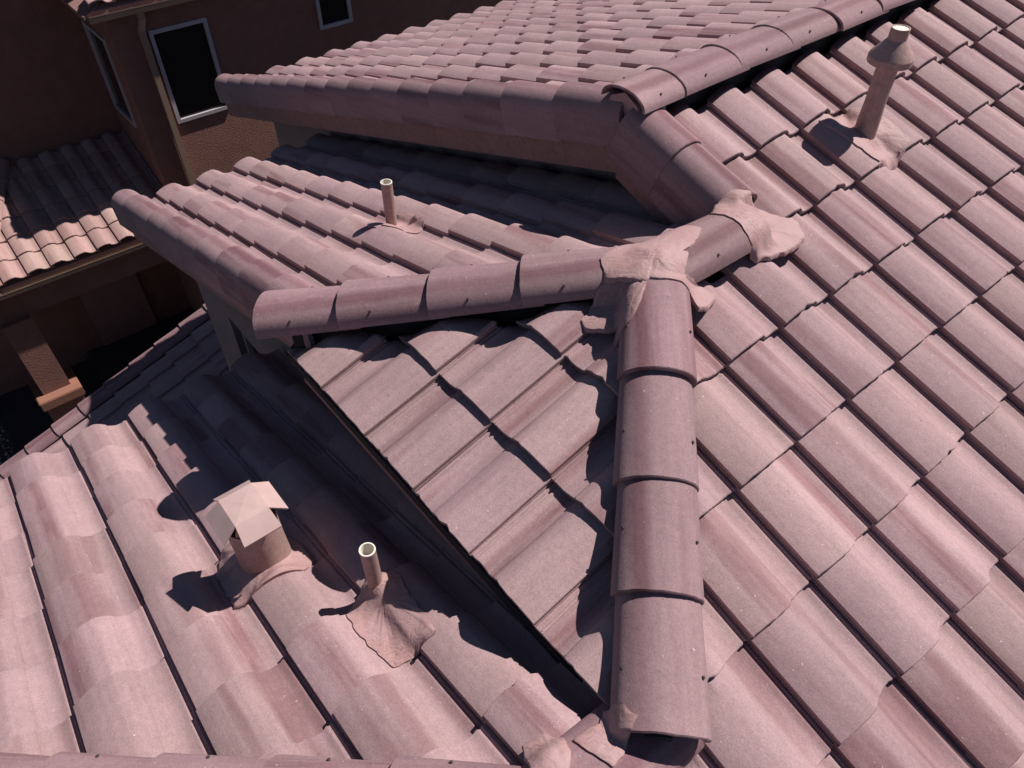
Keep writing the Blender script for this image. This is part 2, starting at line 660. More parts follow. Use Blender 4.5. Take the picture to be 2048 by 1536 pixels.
def cap_row(name, start, end, noses, length, parent, hw=0.120, ht=0.090, seed=0, nails=True, mat=None, tilt=0.040, T=0.018, taper=0.10, rev=False):
    """cap tiles on the line start->end; noses: distances of the lower ends; the lowest tile first so that uppers lap over."""
    S, E_ = V(start), V(end)
    D = (E_ - S).normalized()
    X = D.cross(V((0, 0, 1))).normalized()
    Z = X.cross(D).normalized()
    out = []
    rnd = random.Random(seed)
    for i, d in enumerate(noses):
        L = length[i] if isinstance(length, (list, tuple)) else length
        me = shell_mesh(cap_profile(hw, ht, tilt=tilt, taper=taper), [0.0, L * 0.33, L * 0.66, L - 0.012, L - 0.003, L], name, seed * 31 + i, T=T)
        if rev:
            at = me.attributes['tile_uv'].data
            top = max(a.vector[0] for a in at)
            for a in at:
                a.vector = (top - a.vector[0], a.vector[1], a.vector[2])
        if mat:
            me.materials.clear()
            me.materials.append(mat)
        o = S + D * (d - L + rnd.gauss(0, 0.003)) + X * rnd.gauss(0, 0.003)
        M = frame(o, -X, D, Z) if (-X).cross(D).dot(Z) > 0 else frame(o, X, D, Z)
        M = M @ Matrix.Rotation(rnd.gauss(0, 0.010), 4, 'Z') @ Matrix.Rotation(rnd.gauss(0, 0.006), 4, 'X')
        ob = link(name, me, RIDGE, parent, M)
        SOLIDS.append((me, M))
        if nails:
            for sx in (-1, 1):
                a = pi * (0.5 + sx * 0.31)
                y = L * rnd.uniform(0.55, 0.68)
                k = 0.90 + 0.10 * y / 0.40
                c, s_ = cos(a), sin(a)
                p = (-hw * k * (abs(c) ** (2 / 2.3)) * (1 if c > 0 else -1), y, ht * k * (abs(s_) ** (2 / 2.3)) + 0.04 * y)
                nail(ob, M, p, (-c / hw, 0, s_ / ht))
        out.append(ob)
    return out

def rake_profile(r, drop, n_arc=14, inner=15):
    """cross-section of a rake cover: a runs outwards, n up from the plane of the tiles."""
    def prof(y):
        P = []
        k = 0.965 + 0.035 * min(1.0, y / 0.4)
        for i in range(n_arc):
            a = radians(inner) + (pi - radians(inner)) * i / (n_arc - 1)
            P.append((-r * cos(a) * k, -0.012 + r * 0.92 * sin(a) * k + 0.055 * y))
        for d in (0.35, 0.7, 1.0):
            P.append((r * k + 0.002 * d, -0.012 - drop * d + 0.02 * y))
        return P
    return prof

def rake_row(name, S, edge_y, x_noses, parent, r=0.102, drop=0.105, seed=0, LL=0.40, z_of=None, skip_nails=False):
    """rake covers along a slope's -Y edge; x_noses: x of each lower end; outward = -Y."""
    out = []
    rnd = random.Random(seed)
    O = V((0, -1, 0))
    for i, x in enumerate(x_noses):
        L = LL[i] if isinstance(LL, (list, tuple)) else LL
        me = shell_mesh(rake_profile(r, drop), [0.0, L * 0.33, L * 0.66, L - 0.012, L - 0.003, L], name, seed * 17 + i)
        nose = V((x, edge_y + r, z_of(x)))
        o = nose - S.D * L - S.N * 0.005
        X, Y, Z = O, S.D, S.N
        M = frame(o, X, Y, Z)
        M = M @ Matrix.Rotation(rnd.gauss(0, 0.006), 4, 'Z')
        me2 = me
        if X.cross(Y).dot(Z) < 0:
            # mirrored slope: flip the mesh instead of the matrix
            bm = bmesh.new()
            bm.from_mesh(me)
            for vv in bm.verts:
                vv.co.x = -vv.co.x
            bmesh.ops.reverse_faces(bm, faces=bm.faces[:])
            bm.to_mesh(me)
            bm.free()
            M = frame(o, -X, Y, Z) @ Matrix.Rotation(rnd.gauss(0, 0.006), 4, 'Z')
        ob = link(name, me2, RIDGE, parent, M)
        SOLIDS.append((me2, M))
        out.append(ob)
    return out

# ================================================================== SETTING
def sheet(name, x0, x1, y0, y1, z, mat):
    me = mesh([(x0, y0, z), (x1, y0, z), (x1, y1, z), (x0, y1, z)], [(0, 1, 2, 3)])
    return tag(link(name, me, mat), kind='structure')
sheet('ground', -250, 250, -250, 250, GZ, DIRT)
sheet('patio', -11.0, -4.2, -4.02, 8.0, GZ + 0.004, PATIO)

# ================================================================== THE HOUSE
house = empty('house', (-2.0, -1.0, GZ))
tag(house, 'large house with pink concrete tile roof seen from above', 'house')

# slopes (calibrated planes run through the lapped corners of the tile ends)
zR = lambda x: -x * TA
zM = lambda x: Z2 + (x - X2) * TM
zT = lambda x: Z1 + (x - X1) * TM
zL = lambda x: -2 * X3 * TA + x * TA
zF = lambda y: (y - YA) * TA
S_R = Slope((0, 0, 0), (1, 0, -TA), (0, 1, 0), True)
S_M = Slope((X2, 0, Z2), (-1, 0, -TM), (0, 1, 0), False)
S_T = Slope((X1, 0, Z1), (-1, 0, -TM), (0, 1, 0), False)
S_L = Slope((X3, 0, zL(X3)), (-1, 0, -TA), (0, 1, 0), False)
S_F = Slope((0, YA, 0), (0, -1, -TA), (-1, 0, 0), False)
S_B = Slope((0, 0, 0), (0, -1, -TA), (-1, 0, 0), False)
ECR, ECM = EX * cos(AL), EX * cos(AM)

def deck(name, poly, zf, label=None):
    P = [V((x, y, zf(x, y) - 0.085)) for x, y in poly]
    o = solid(name, P, (0, 0, -0.045), DECK, house)
    return o

YB = 6.2                                         # far end of the upper roof
d_R = deck('roof_slope', [(X1, YB), (X1, -0.60), (X2, -0.60), (X2, Y2), (X3, YE), (2.4, YE - 2.0), (2.6, YB)], lambda x, y: zR(x))
d_M = deck('roof_slope', [(X2, -0.40), (-4.45, -0.40), (-4.45, YE + 0.14), (X2 - (Y2 - YE) - 0.10, YE + 0.14), (X2 - (Y2 - YE) + 0.01, YE + 0.03), (X2, Y2)], lambda x, y: zM(x))
d_T = deck('roof_slope', [(X1, YB), (-5.86, YB), (-5.86, -0.66), (X1, -0.66)], lambda x, y: zT(x))
d_F = deck('roof_slope', [(X2, Y2), (X2 - (Y2 - YE), YE + 0.02), (X3, YE + 0.02)], lambda x, y: zF(y))
d_L = deck('roof_slope', [(X3, -1.86), (-2.60, -1.86), (-2.60, -5.5), (X3 - 0.02 - (5.5 - 2.42), -5.5), (X3, -2.42)], lambda x, y: zL(x))

SQ = sqrt(0.5)
# ---- right-hand slope
def planes_R(c):
    if c.y > -0.45:
        return [((X1 + 0.075, 0, 0), (-1, 0, 0))]
    if c.y > -0.80 and c.x < X2 + 0.1:
        return [((X1 + 0.075, 0, 0), (-1, 0, 0)), ((0, -0.66, 0), (0, -1, 0))]
    if c.y > -0.85:
        return [((X2 - 0.02, 0, 0), (-1, 0, 0))]
    if c.y > Y2 + 0.10:
        return [((X2 + 0.075, 0, 0), (-1, 0, 0))]
    if c.y > YE - 0.05:
        return [((X2, Y2, 0), (0, 0, 1)) if False else ((X2 + 0.095, Y2 + 0.095, 0), (-SQ, -SQ, 0)), ((X2 + 0.05, 0, 0), (-1, 0, 0))]
    return [((X3 + 0.03, YE - 0.17, 0), (-SQ, -SQ, 0))]
gR = []
for j in range(0, 14):
    for i in range(-13, 22):
        x = -0.79388 + j * ECR
        y = -0.0351 + i * WT
        if x > 2.7 or y > YB - WT or y + x < YA - 1.6:
            continue
        gR.append((x, y, zR(x)))
lay(S_R, gR, planes_R, d_R, TM_L, 11)
# ---- lower left-hand slope
def planes_M(c):
    p = [((0, YE + 0.13, 0), (0, -1, 0)), ((0, -0.42, 0), (0, 1, 0))]
    if c.y < Y2 + 0.25:
        p.append(((X2 - 0.11, Y2 + 0.11, 0), (SQ, -SQ, 0)))
    p.append(((X2 - 0.075, 0, 0), (1, 0, 0)))
    return p
gM = []
for n_ in range(0, 15):
    for k in range(-1, 6):
        x = -4.43301 + n_ * ECM
        y = -1.83679 + k * WT
        if x - LT > X2:
            continue
        gM.append((x, y, zM(x)))
lay(S_M, gM, planes_M, d_M, TM_R, 12)
# ---- upper left-hand slope
gT = []
XT0, YT0 = -5.86, -0.020
for n_ in range(0, 18):
    for k in range(-3, 21):
        x = XT0 + n_ * ECM
        y = YT0 + k * WT
        gT.append((x, y, zT(x)))
lay(S_T, gT, lambda c: [((X1 - 0.075, 0, 0), (1, 0, 0)), ((0, -0.70, 0), (0, -1, 0))], d_T, TM_R, 13)
# ---- small front slope between the hips
gF = []
for n_ in range(0, 5):
    for k in range(-1, 9):
        x = -1.41399 + k * WT
        y = YE + n_ * ECR
        gF.append((x, y, zF(y)))
lay(S_F, gF, lambda c: [((X2 - 0.030, Y2 + 0.030 - 0.11, 0), (-SQ, SQ, 0)), ((X2 - 0.005, Y2 - 0.005, 0), (SQ, SQ, 0))], d_F, TM_R, 14)
# ---- low slope below the front eave
def planes_L(c):
    return [((X3 - 0.06, 0, 0), (1, 0, 0)), ((0, -1.87, 0), (0, 1, 0)), ((X3 + 0.04, -2.42 + 0.04, 0), (SQ, -SQ, 0))]
gL = []
for n_ in range(-1, 12):
    for k in range(-5, 6):
        x = -2.31438 + n_ * ECR
        y = -3.30983 + k * WT
        if x - LT > X3:
            continue
        gL.append((x, y, zL(x)))
lay(S_L, gL, planes_L, d_L, TM_R, 15)
# ---- far lower porch roof
PX0, PZ0 = -6.33, -4.05
zP = lambda y: PZ0 + (y + 3.0) * TA
d_P = deck('porch_roof_slope', [(PX0, -0.6), (PX0, -5.2), (-4.0, -5.2), (-4.0, -0.6)], lambda x, y: zP(y))
gP = []
for n_ in range(0, 13):
    for k in range(0, 7):
        x = PX0 + 0.10 + WT + k * WT
        y = -4.72 + n_ * ECR
        gP.append((x, y, zP(y)))
lay(S_B, gP, lambda c: [((PX0 + 0.05, 0, 0), (-1, 0, 0))], d_P, TM_R, 16)

PENDING.sort(key=lambda t: -t[0])
mg = {}
n_single = 0
for idx, (area, me, M, dk, rv) in enumerate(PENDING):
    SOLIDS.append((me, M))
    if area > 0 and n_single < 300:
        link('roof_tile', me, None, dk, M)
        n_single += 1
    else:
        mg.setdefault(dk.name, (dk, Merge()))[1].add(me, M, rv)
for nm, (dk, mm) in mg.items():
    tag(mm.build('roof_tile_field', TILE, dk), kind='stuff')
print('tiles', len(PENDING), 'single', n_single)

# ---- hips and ridges
HR = 0.105
hz = 0.035
HL = sqrt(2 + TA * TA)
off2 = 0.028
cap_row('hip_tile', (X2 + 0.036, Y2 + 0.036, Z2 + hz), (X2 + 1 + 0.040, Y2 - 1 + 0.040, Z2 - TA + hz),
        [0.930 * HL, 0.713 * HL, 0.499 * HL, 0.264 * HL], [0.40, 0.40, 0.40, 0.42], house, seed=2, rev=True)
TH = (TA + TM) / 2
HL1 = sqrt(2 + TH * TH)
cap_row('hip_tile', (X2 - 0.048, Y2 + 0.048, Z2 + hz), (X2 - 1.034, Y2 - 1 + 0.034, Z2 - TH + hz),
        [0.955 * HL1, 0.724 * HL1, 0.494 * HL1, 0.272 * HL1], [0.40, 0.40, 0.40, 0.42], house, seed=3)
cap_row('ridge_tile', (X2, -0.74, Z2 + hz - 0.01), (X2, -2, Z2 + hz - 0.012), [0.50], [0.52], house, seed=4)
# the upper ridge runs away from us; its gable end laps the first piece
ns, y_ = [], 0.17
ridge_n = []
d = 0.0
yn = -0.80
L0 = 7.0
ends = [L0 - 0.035] + [L0 - 0.035 - 0.24 - 0.345 * k for k in range(0, 19)]
cap_row('ridge_tile', (X1, yn + L0, Z1 + 0.050), (X1, yn, Z1 + 0.050), ends, [0.31] + [0.40] * 19, house, hw=0.118, ht=0.064, seed=5, tilt=0.016, T=0.010, taper=0.03)
# short low ridge and the hip that leaves it at the bottom of the picture
cap_row('ridge_tile', (X3 + 0.02, -1.9, zR(X3) - 0.022), (X3 + 0.02, -3, zR(X3) - 0.022), [0.80], [0.62], house, hw=0.125, ht=0.075, seed=6, nails=False)
cap_row('hip_tile', (X3 + 0.038, -2.458, zR(X3) - 0.005), (X3 - 0.962, -3.458, zR(X3) - TA - 0.005),
        [0.40 + 0.335 * k for k in range(11, -1, -1)], 0.40, house, seed=7)

# ---- dark filler added under the hips and ridges to block light
def under_filler(p, q, w_=0.03):
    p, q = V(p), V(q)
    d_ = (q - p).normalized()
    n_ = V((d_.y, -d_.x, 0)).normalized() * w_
    solid('hip_filler', [p - n_, q - n_, q - n_ + V((0, 0, 0.16)), p - n_ + V((0, 0, 0.16))], n_ * 2, FILLER, house)
under_filler((X2 - 0.048 - .05, Y2 + 0.048 - .05, Z2 - 0.10), (X2 - 1.034 + 0.11, Y2 - 1 + 0.034 + 0.11, Z2 - TH - 0.07))
under_filler((X2 + 0.036 + .05, Y2 + 0.036 - .05, Z2 - 0.10), (X2 + 0.98, Y2 - 0.90, Z2 - TA * 0.94 - 0.09))
under_filler((X2, Y2, Z2 - 0.09), (X2, -0.90, Z2 - 0.09))
under_filler((X1, -0.60, Z1 - 0.06), (X1, YB, Z1 - 0.06))
solid('ridge_end', [(X1 - 0.115, YU + 0.035, Z1 - 0.07), (X1 + 0.115, YU + 0.035, Z1 - 0.07), (X1 + 0.07, YU + 0.035, Z1 + 0.055), (X1, YU + 0.035, Z1 + 0.088), (X1 - 0.07, YU + 0.035, Z1 + 0.055)], (0, 0.15, 0), MASTIC, house)
# ---- rake covers
rM = [-4.50 + ECM * k for k in range(0, 10)]
rake_row('rake_tile', S_M, YE + 0.075, rM, house, seed=21, z_of=lambda x: zM(x))
rT = [-5.88 + ECM * k for k in range(0, 17)]
rT = [x for x in rT if x < X1 - 0.62] + [X1 - 0.372]
rake_row('rake_tile', S_T, YU, rT, house, seed=22, z_of=lambda x: zT(x))
rake_row('rake_tile', S_R, YU - 0.015, [X1 + 0.56, X1 + 0.275], house, r=0.105, drop=0.14, seed=23, LL=[0.36, 0.26], z_of=lambda x: zR(x))
# porch roof rake
def porch_rake():
    for k in range(12):
        me = shell_mesh(rake_profile(0.10, 0.10), [0.0, 0.13, 0.26, 0.388, 0.397, 0.40], 'rake_tile', 400 + k)
        y = -4.75 + k * ECR
        nose = V((PX0 + 0.115, y, zP(y)))
        M = frame(nose - S_B.D * 0.40, V((-1, 0, 0)), S_B.D, S_B.N)
        link('rake_tile', me, RIDGE, house, M)
porch_rake()

# ---- fascias and walls of the house
def board(name, p, q, depth, thick, mat, parent=house, side=(0, -1, 0)):
    p, q = V(p), V(q)
    s = V(side) * thick
    solid(name, [p, q, q + V((0, 0, -depth)), p + V((0, 0, -depth))], s, mat, parent)
board('fascia_board', (-4.44, YE + 0.16, zM(-4.44) - 0.075), (-1.45, YE + 0.16, zM(-1.45) - 0.075), 0.17, 0.035, FASCIA)
board('fascia_board', (-5.84, YU + 0.08, zT(-5.84) - 0.085), (X1, YU + 0.08, Z1 - 0.085), 0.17, 0.035, FASCIA)
board('fascia_board', (X1 + 0.002, YU + 0.065, Z1 - 0.10), (X2 + 0.02, YU + 0.065, zR(X2) - 0.10), 0.17, 0.035, FASCIA)
board('fascia_board', (X2 - (Y2 - YE) + 0.05, YE + 0.075, ZE - 0.055), (X3, YE + 0.075, ZE - 0.055), 0.15, 0.035, FASCIA)
board('fascia_board', (-2.585, -1.90, zL(-2.585) - 0.07), (-2.585, -5.4, zL(-2.585) - 0.07), 0.15, 0.03, FASCIA, side=(1, 0, 0))
# gable wall of the upper block
solid('wall', [(-5.55, -0.46, GZ), (X2 + 0.3, -0.46, GZ), (X2 + 0.3, -0.46, Z2 - 0.22), (X1, -0.46, Z1 - 0.16), (-5.55, -0.46, zT(-5.55) - 0.16)], (0, 6.0, 0), STUCCO, house)
# wall of the projecting room, with a window looking out over the low roof
WX0, WX1, WZ0, WZ1 = -3.58, -2.72, -2.75, -1.60
yw = -1.85
top = lambda x: zM(x) - 0.16
solid('wall', [(-4.13, yw, GZ), (WX0, yw, GZ), (WX0, yw, top(WX0)), (-4.13, yw, top(-4.13))], (0, 0.2, 0), STUCCO, house)
solid('wall', [(WX0, yw, WZ1), (WX1, yw, WZ1), (WX1, yw, top(WX1)), (WX0, yw, top(WX0))], (0, 0.2, 0), STUCCO, house)
solid('wall', [(WX0, yw, GZ), (WX1, yw, GZ), (WX1, yw, WZ0), (WX0, yw, WZ0)], (0, 0.2, 0), STUCCO, house)
solid('wall', [(WX1, yw, GZ), (X3 + 0.6, yw, GZ), (X3 + 0.6, yw, ZE - 0.28), (-1.45, yw, ZE - 0.20), (WX1, yw, top(WX1))], (0, 0.2, 0), STUCCO, house)
solid('wall', [(-4.13, yw + 0.2, GZ), (-4.13, -0.46, GZ), (-4.13, -0.46, top(-4.13)), (-4.13, yw + 0.2, top(-4.13))], (0.2, 0, 0), STUCCO, house)
def window(name, parent, o, U, Vv, w, h, inset, mat_frame, fw_=0.05):
    """frame of four bars and a pane; o lower left corner, U across, Vv up, inset direction back into the wall."""
    o, U, Vv, B = V(o), V(U).normalized(), V(Vv).normalized(), V(inset)
    root = None
    v, f = [], []
    def bar(a0, a1, b0, b1):
        k = len(v)
        for t in (V((0, 0, 0)), B):
            for (a, b) in ((a0, b0), (a1, b0), (a1, b1), (a0, b1)):
                v.append(o + U * a + Vv * b + t)
        f.extend([(k, k + 1, k + 2, k + 3), (k + 7, k + 6, k + 5, k + 4)] + [(k + i, k + 4 + i, k + 4 + (i + 1) % 4, k + (i + 1) % 4) for i in range(4)])
    bar(0, fw_, 0, h)
    bar(w - fw_, w, 0, h)
    bar(fw_ + 0.001, w - fw_ - 0.001, 0, fw_)
    bar(fw_ + 0.001, w - fw_ - 0.001, h - fw_, h)
    me = mesh(v, f)
    bm = bmesh.new()
    bm.from_mesh(me)
    bmesh.ops.recalc_face_normals(bm, faces=bm.faces[:])
    bm.to_mesh(me)
    bm.free()
    fr = link(name, me, mat_frame, parent)
    pb = o + B * 0.6
    P = [pb + U * a + Vv * b for a, b in ((0.01, 0.01), (w - 0.01, 0.01), (w - 0.01, h - 0.01), (0.01, h - 0.01))]
    link('pane', mesh(P, [(0, 1, 2, 3)]), GLASS, fr)
    return fr
window('window', house, (WX0 + 0.001, yw + 0.05, WZ0), (1, 0, 0), (0, 0, 1), WX1 - WX0 - 0.002, WZ1 - WZ0 - 0.001, (0, 0.06, 0), WHITEF, 0.035)
box_obj('floor_slab', (-4.1, 1.8, yw + 0.25, -0.5, -3.2, -3.0), STUCCO, house)
# wall under the low roof and under the porch roof
box_obj('wall', (-2.35, 2.0, -5.3, yw - 0.002, GZ, -1.55), STUCCO, house)
box_obj('wall', (-6.05, -4.2, -5.0, yw - 0.3, GZ, -5.3), BROWN, house)

# ================================================================== NEIGHBOURING HOUSE
nb = empty('neighbouring_house', (-12.0, 2.0, GZ))
tag(nb, 'shaded brown stucco house with white framed windows across the gap', 'house')
NX = -9.6
NY = -0.66
def wall_with_holes_x(x, y0, y1, z0, z1, holes, mat, parent, th=0.22, axis='x'):
    """wall at x (outer face) spanning y, with rectangular holes (ya, yb, za, zb); one mesh per strip between holes."""
    ys = sorted({y0, y1} | {h[0] for h in holes} | {h[1] for h in holes})
    v, f = [], []
    for a, b in zip(ys[:-1], ys[1:]):
        cuts = [(z0, z1)]
        for h in holes:
            if h[0] <= a + 1e-6 and h[1] >= b - 1e-6:
                cuts = [(z0, h[2]), (h[3], z1)]
        for c, d in cuts:
            if axis == 'x':
                vv, ff = box(x - th, x, a, b, c, d)
            else:
                vv, ff = box(a, b, x, x + th, c, d)
            k = len(v)
            v += vv
            f += [tuple(i + k for i in q) for q in ff]
    me = mesh(v, f)
    bm = bmesh.new()
    bm.from_mesh(me)
    bmesh.ops.remove_doubles(bm, verts=bm.verts[:], dist=1e-5)
    inner = [fc for fc in bm.faces]
    seen = {}
    for fc in bm.faces:
        seen.setdefault(tuple(round(c, 4) for c in fc.calc_center_median()), []).append(fc)
    dead = [fc for l in seen.values() if len(l) > 1 for fc in l]
    bmesh.ops.delete(bm, geom=dead, context='FACES')
    bm.to_mesh(me)
    bm.free()
    return link('wall', me, mat, parent)
W1 = (-0.20, 0.49, -2.96, -1.82)
W2 = (2.10, 2.57, -2.28, -1.56)
wall_with_holes_x(NX, NY, 9.0, GZ, -1.42, [W1, W2], BROWN, nb)
for w_ in (W1, W2):
    fr = window('window', nb, (NX - 0.0, w_[0] - 0.03, w_[2] - 0.03), (0, 1, 0), (0, 0, 1), w_[1] - w_[0] + 0.06, w_[3] - w_[2] + 0.06, (-0.06, 0, 0), WHITEF, 0.048)
    fr.location.x += 0.025
W3 = (-10.78, -10.02, -3.03, -1.92)
wall_with_holes_x(NY, -11.2, NX - 0.22, GZ, -1.42, [W3], BROWN, nb, axis='y')
fr = window('window', nb, (W3[0] - 0.03, NY, W3[2] - 0.03), (1, 0, 0), (0, 0, 1), W3[1] - W3[0] + 0.06, W3[3] - W3[2] + 0.06, (0, 0.06, 0), WHITEF, 0.042)
fr.location.y -= 0.025
box_obj('wall', (-11.4, -11.0, -7.5, NY - 0.002, GZ, -0.2), BROWN, nb)
box_obj('sun_block_board', (-11.6, -9.9, -7.8, 2.5, -0.19, -0.08), FASCIA, nb)  # unseen board added above the view to keep sun off the side wall
box_obj('floor_slab', (-14, NX - 0.25, NY + 0.25, 8.8, -4.3, -4.1), BROWN, nb)
box_obj('ceiling_slab', (-14, NX - 0.25, NY + 0.25, 8.8, -1.5, -1.42), BROWN, nb)
# eave, gutter and downspout above
NEW_R = with_material(TM_L, NEAR)
NEW_M = with_material(TM_R, NEAR)
GX = -9.52
zN2 = lambda x: -1.33 - (x - GX) * TA
dn2 = solid('roof_slope', [(GX + 0.01, -0.80, zN2(GX) - 0.09), (GX + 0.01, 9.0, zN2(GX) - 0.09), (-13, 9.0, zN2(-13) - 0.09), (-13, 2.9, zN2(-13) - 0.09)], (0, 0, -0.05), FASCIA, nb)
solid('roof_slope', [(GX + 0.02, -0.90, -1.45), (-13, -0.90, -1.45), (-13, 2.9, -0.15), (GX + 0.02, -0.78, -1.41)], (0, 0, -0.05), FASCIA, nb)
def lay_nb(S, grid, planes, deck_, meshes, seed):
    rnd = random.Random(seed)
    for P in grid:
        M = tile_matrix(S, P, rnd)
        me = clip_mesh(meshes[rnd.randrange(NV)], M, planes)
        if me is None:
            continue
        q = pix(M @ V((0, LT * 0.6, 0.05)))
        if q and -60 < q[0] < 2100 and -60 < q[1] < 1600:
            link('roof_tile', me, None, deck_, M)
S_N2 = Slope((GX, 0, zN2(GX)), (1, 0, -TA), (0, 1, 0), True)
lay_nb(S_N2, [(GX - j * ECR + 0.03, -0.80 + i * WT, zN2(GX - j * ECR + 0.03)) for j in range(3) for i in range(0, 12)], [((GX - 0.05, -0.86, 0), (-SQ * 0.9, -SQ * 1.1, 0))], dn2, NEW_R, 31)
def gutter(name, p, q, out, parent, r=0.055, depth=0.085):
    """K-style trough: p->q along the eave, out = horizontal outward direction."""
    p, q, O = V(p), V(q), V(out)
    prof = [(0.0, 0.0), (0.0, -depth), (0.075, -depth), (0.10, -0.03), (0.10, 0.0), (0.112, 0.004), (0.112, -0.008), (0.104, -0.006)]
    v, f = [], []
    for e in (p, q):
        for a, z in prof:
            v.append(e + O * a + V((0, 0, z)))
    n = len(prof)
    for i in range(n - 1):
        f.append((i, i + 1, n + i + 1, n + i))
    f.append(tuple(range(4, -1, -1)))
    f.append(tuple(range(n, n + 5)))
    return link(name, mesh(v, f), GUTTER, parent)
gutter('gutter', (GX, -0.86, -1.44), (GX, 9.0, -1.44), (1, 0, 0), nb)
def tube(name, pts, wdt, dep, mat, parent):
    """rectangular spout along a list of points."""
    v, f = [], []
    for i, p in enumerate(pts):
        p = V(p)
        for a, b in ((-1, -1), (1, -1), (1, 1), (-1, 1)):
            v.append(p + V((a * dep / 2, b * wdt / 2, 0)))
    for i in range(len(pts) - 1):
        for k in range(4):
            f.append((i * 4 + k, i * 4 + (k + 1) % 4, i * 4 + 4 + (k + 1) % 4, i * 4 + 4 + k))
    return link(name, mesh(v, f), mat, parent)
tube('downspout', [(GX + 0.05, -0.28, -1.50), (GX + 0.05, -0.28, -1.60), (NX + 0.045, -0.31, -1.76), (NX + 0.045, -0.31, -3.75), (NX + 0.045, -0.31, -6.9)], 0.075, 0.06, GUTTER, nb)
# low side roof with gutter, beam and pillar
EXN, EZN = -9.20, -4.10
zN = lambda x: EZN - (x - EXN) * TA
dn = solid('roof_slope', [(EXN - 0.05, NY - 0.003, zN(EXN) - 0.085), (-11.0, NY - 0.003, zN(-11.0) - 0.085), (-11.0, -2.20, zN(-11.0) - 0.085), (EXN - 0.05, -3.6, zN(EXN) - 0.085)], (0, 0, -0.05), FASCIA, nb)
S_N = Slope((EXN, 0, EZN), (1, 0, -TA), (0, 1, 0), True)
hipn = ((-10.95, -2.15, 0), (-0.46, -0.89, 0))
lay_nb(S_N, [(EXN - j * ECR, -3.88 + i * WT, zN(EXN - j * ECR)) for j in range(7) for i in range(0, 12)], [((0, NY - 0.01, 0), (0, 1, 0)), ((-10.98, 0, 0), (-1, 0, 0)), ((-10.95, -2.34, 0), (-0.46, -0.89, 0))], dn, NEW_R, 32)
S_N3 = Slope((0, -3.9, EZN), (0, -1, -TA), (-1, 0, 0), False)
zN3 = lambda y: zN(-10.95) + (y + 2.16) * 0.45
dn3 = solid('roof_slope', [(-10.95, -2.2, zN(-10.95) - 0.10), (-9.2, -3.1, zN(-9.3) - 0.16), (-9.2, -3.6, zN(-9.2) - 0.42), (-11.0, -3.6, zN(-9.2) - 0.42)], (0, 0, -0.05), FASCIA, nb)
lay_nb(Slope((0, 0, 0), (0, -1, -0.45), (-1, 0, 0), False), [(-10.9 + WT * k, -3.6 + n_ * EX * 0.91, zN3(-3.6 + n_ * EX * 0.91) - 0.02) for n_ in range(0, 6) for k in range(0, 7)], [((-10.95, -2.38, 0), (0.46, 0.89, 0))], dn3, NEW_M, 33)
cap_row('hip_tile', (-10.98, -2.31, zN(-10.98) + 0.03), (-9.2, -3.24, zN(-9.2) + 0.03), [0.38 + 0.335 * k for k in range(5, -1, -1)], 0.40, nb, hw=0.12, ht=0.09, seed=41, nails=False, mat=NEAR)
gutter('gutter', (EXN - 0.06, -3.6, EZN - 0.115), (EXN - 0.06, NY - 0.01, EZN - 0.115), (1, 0, 0), nb)
box_obj('beam', (NX - 0.10, NX + 0.22, -3.7, NY - 0.004, -4.75, -4.30), BROWN, nb)
box_obj('pillar', (-9.62, -9.28, -3.30, -2.93, -6.0, -4.752), BROWN, nb)
box_obj('pedestal', (-9.66, -9.16, -3.37, -2.86, GZ, -6.16), ORANGE, nb, 0.01)
box_obj('pedestal_cap', (-9.70, -9.12, -3.41, -2.82, -6.158, -6.0), ORANGE, nb, 0.012)
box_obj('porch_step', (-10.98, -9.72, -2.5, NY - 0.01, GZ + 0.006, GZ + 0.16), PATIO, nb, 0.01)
box_obj('door', (-10.998, -10.94, -2.2, -1.3, GZ + 0.01, -4.9), FASCIA, nb)

# ================================================================== MASTIC PATCHES AND ROOF VENTS
def bvh():
    vs, fs = [], []
    for me, M in SOLIDS:
        o = len(vs)
        vs += [M @ vv.co for vv in me.vertices]
        fs += [tuple(o + i for i in p.vertices) for p in me.polygons]
    return BVHTree.FromPolygons(vs, fs)
TREE = bvh()
def height(x, y, z0=2.0):
    h = TREE.ray_cast(V((x, y, z0)), V((0, 0, -1)), 12.0)
    return h[0].z if h[0] is not None else None

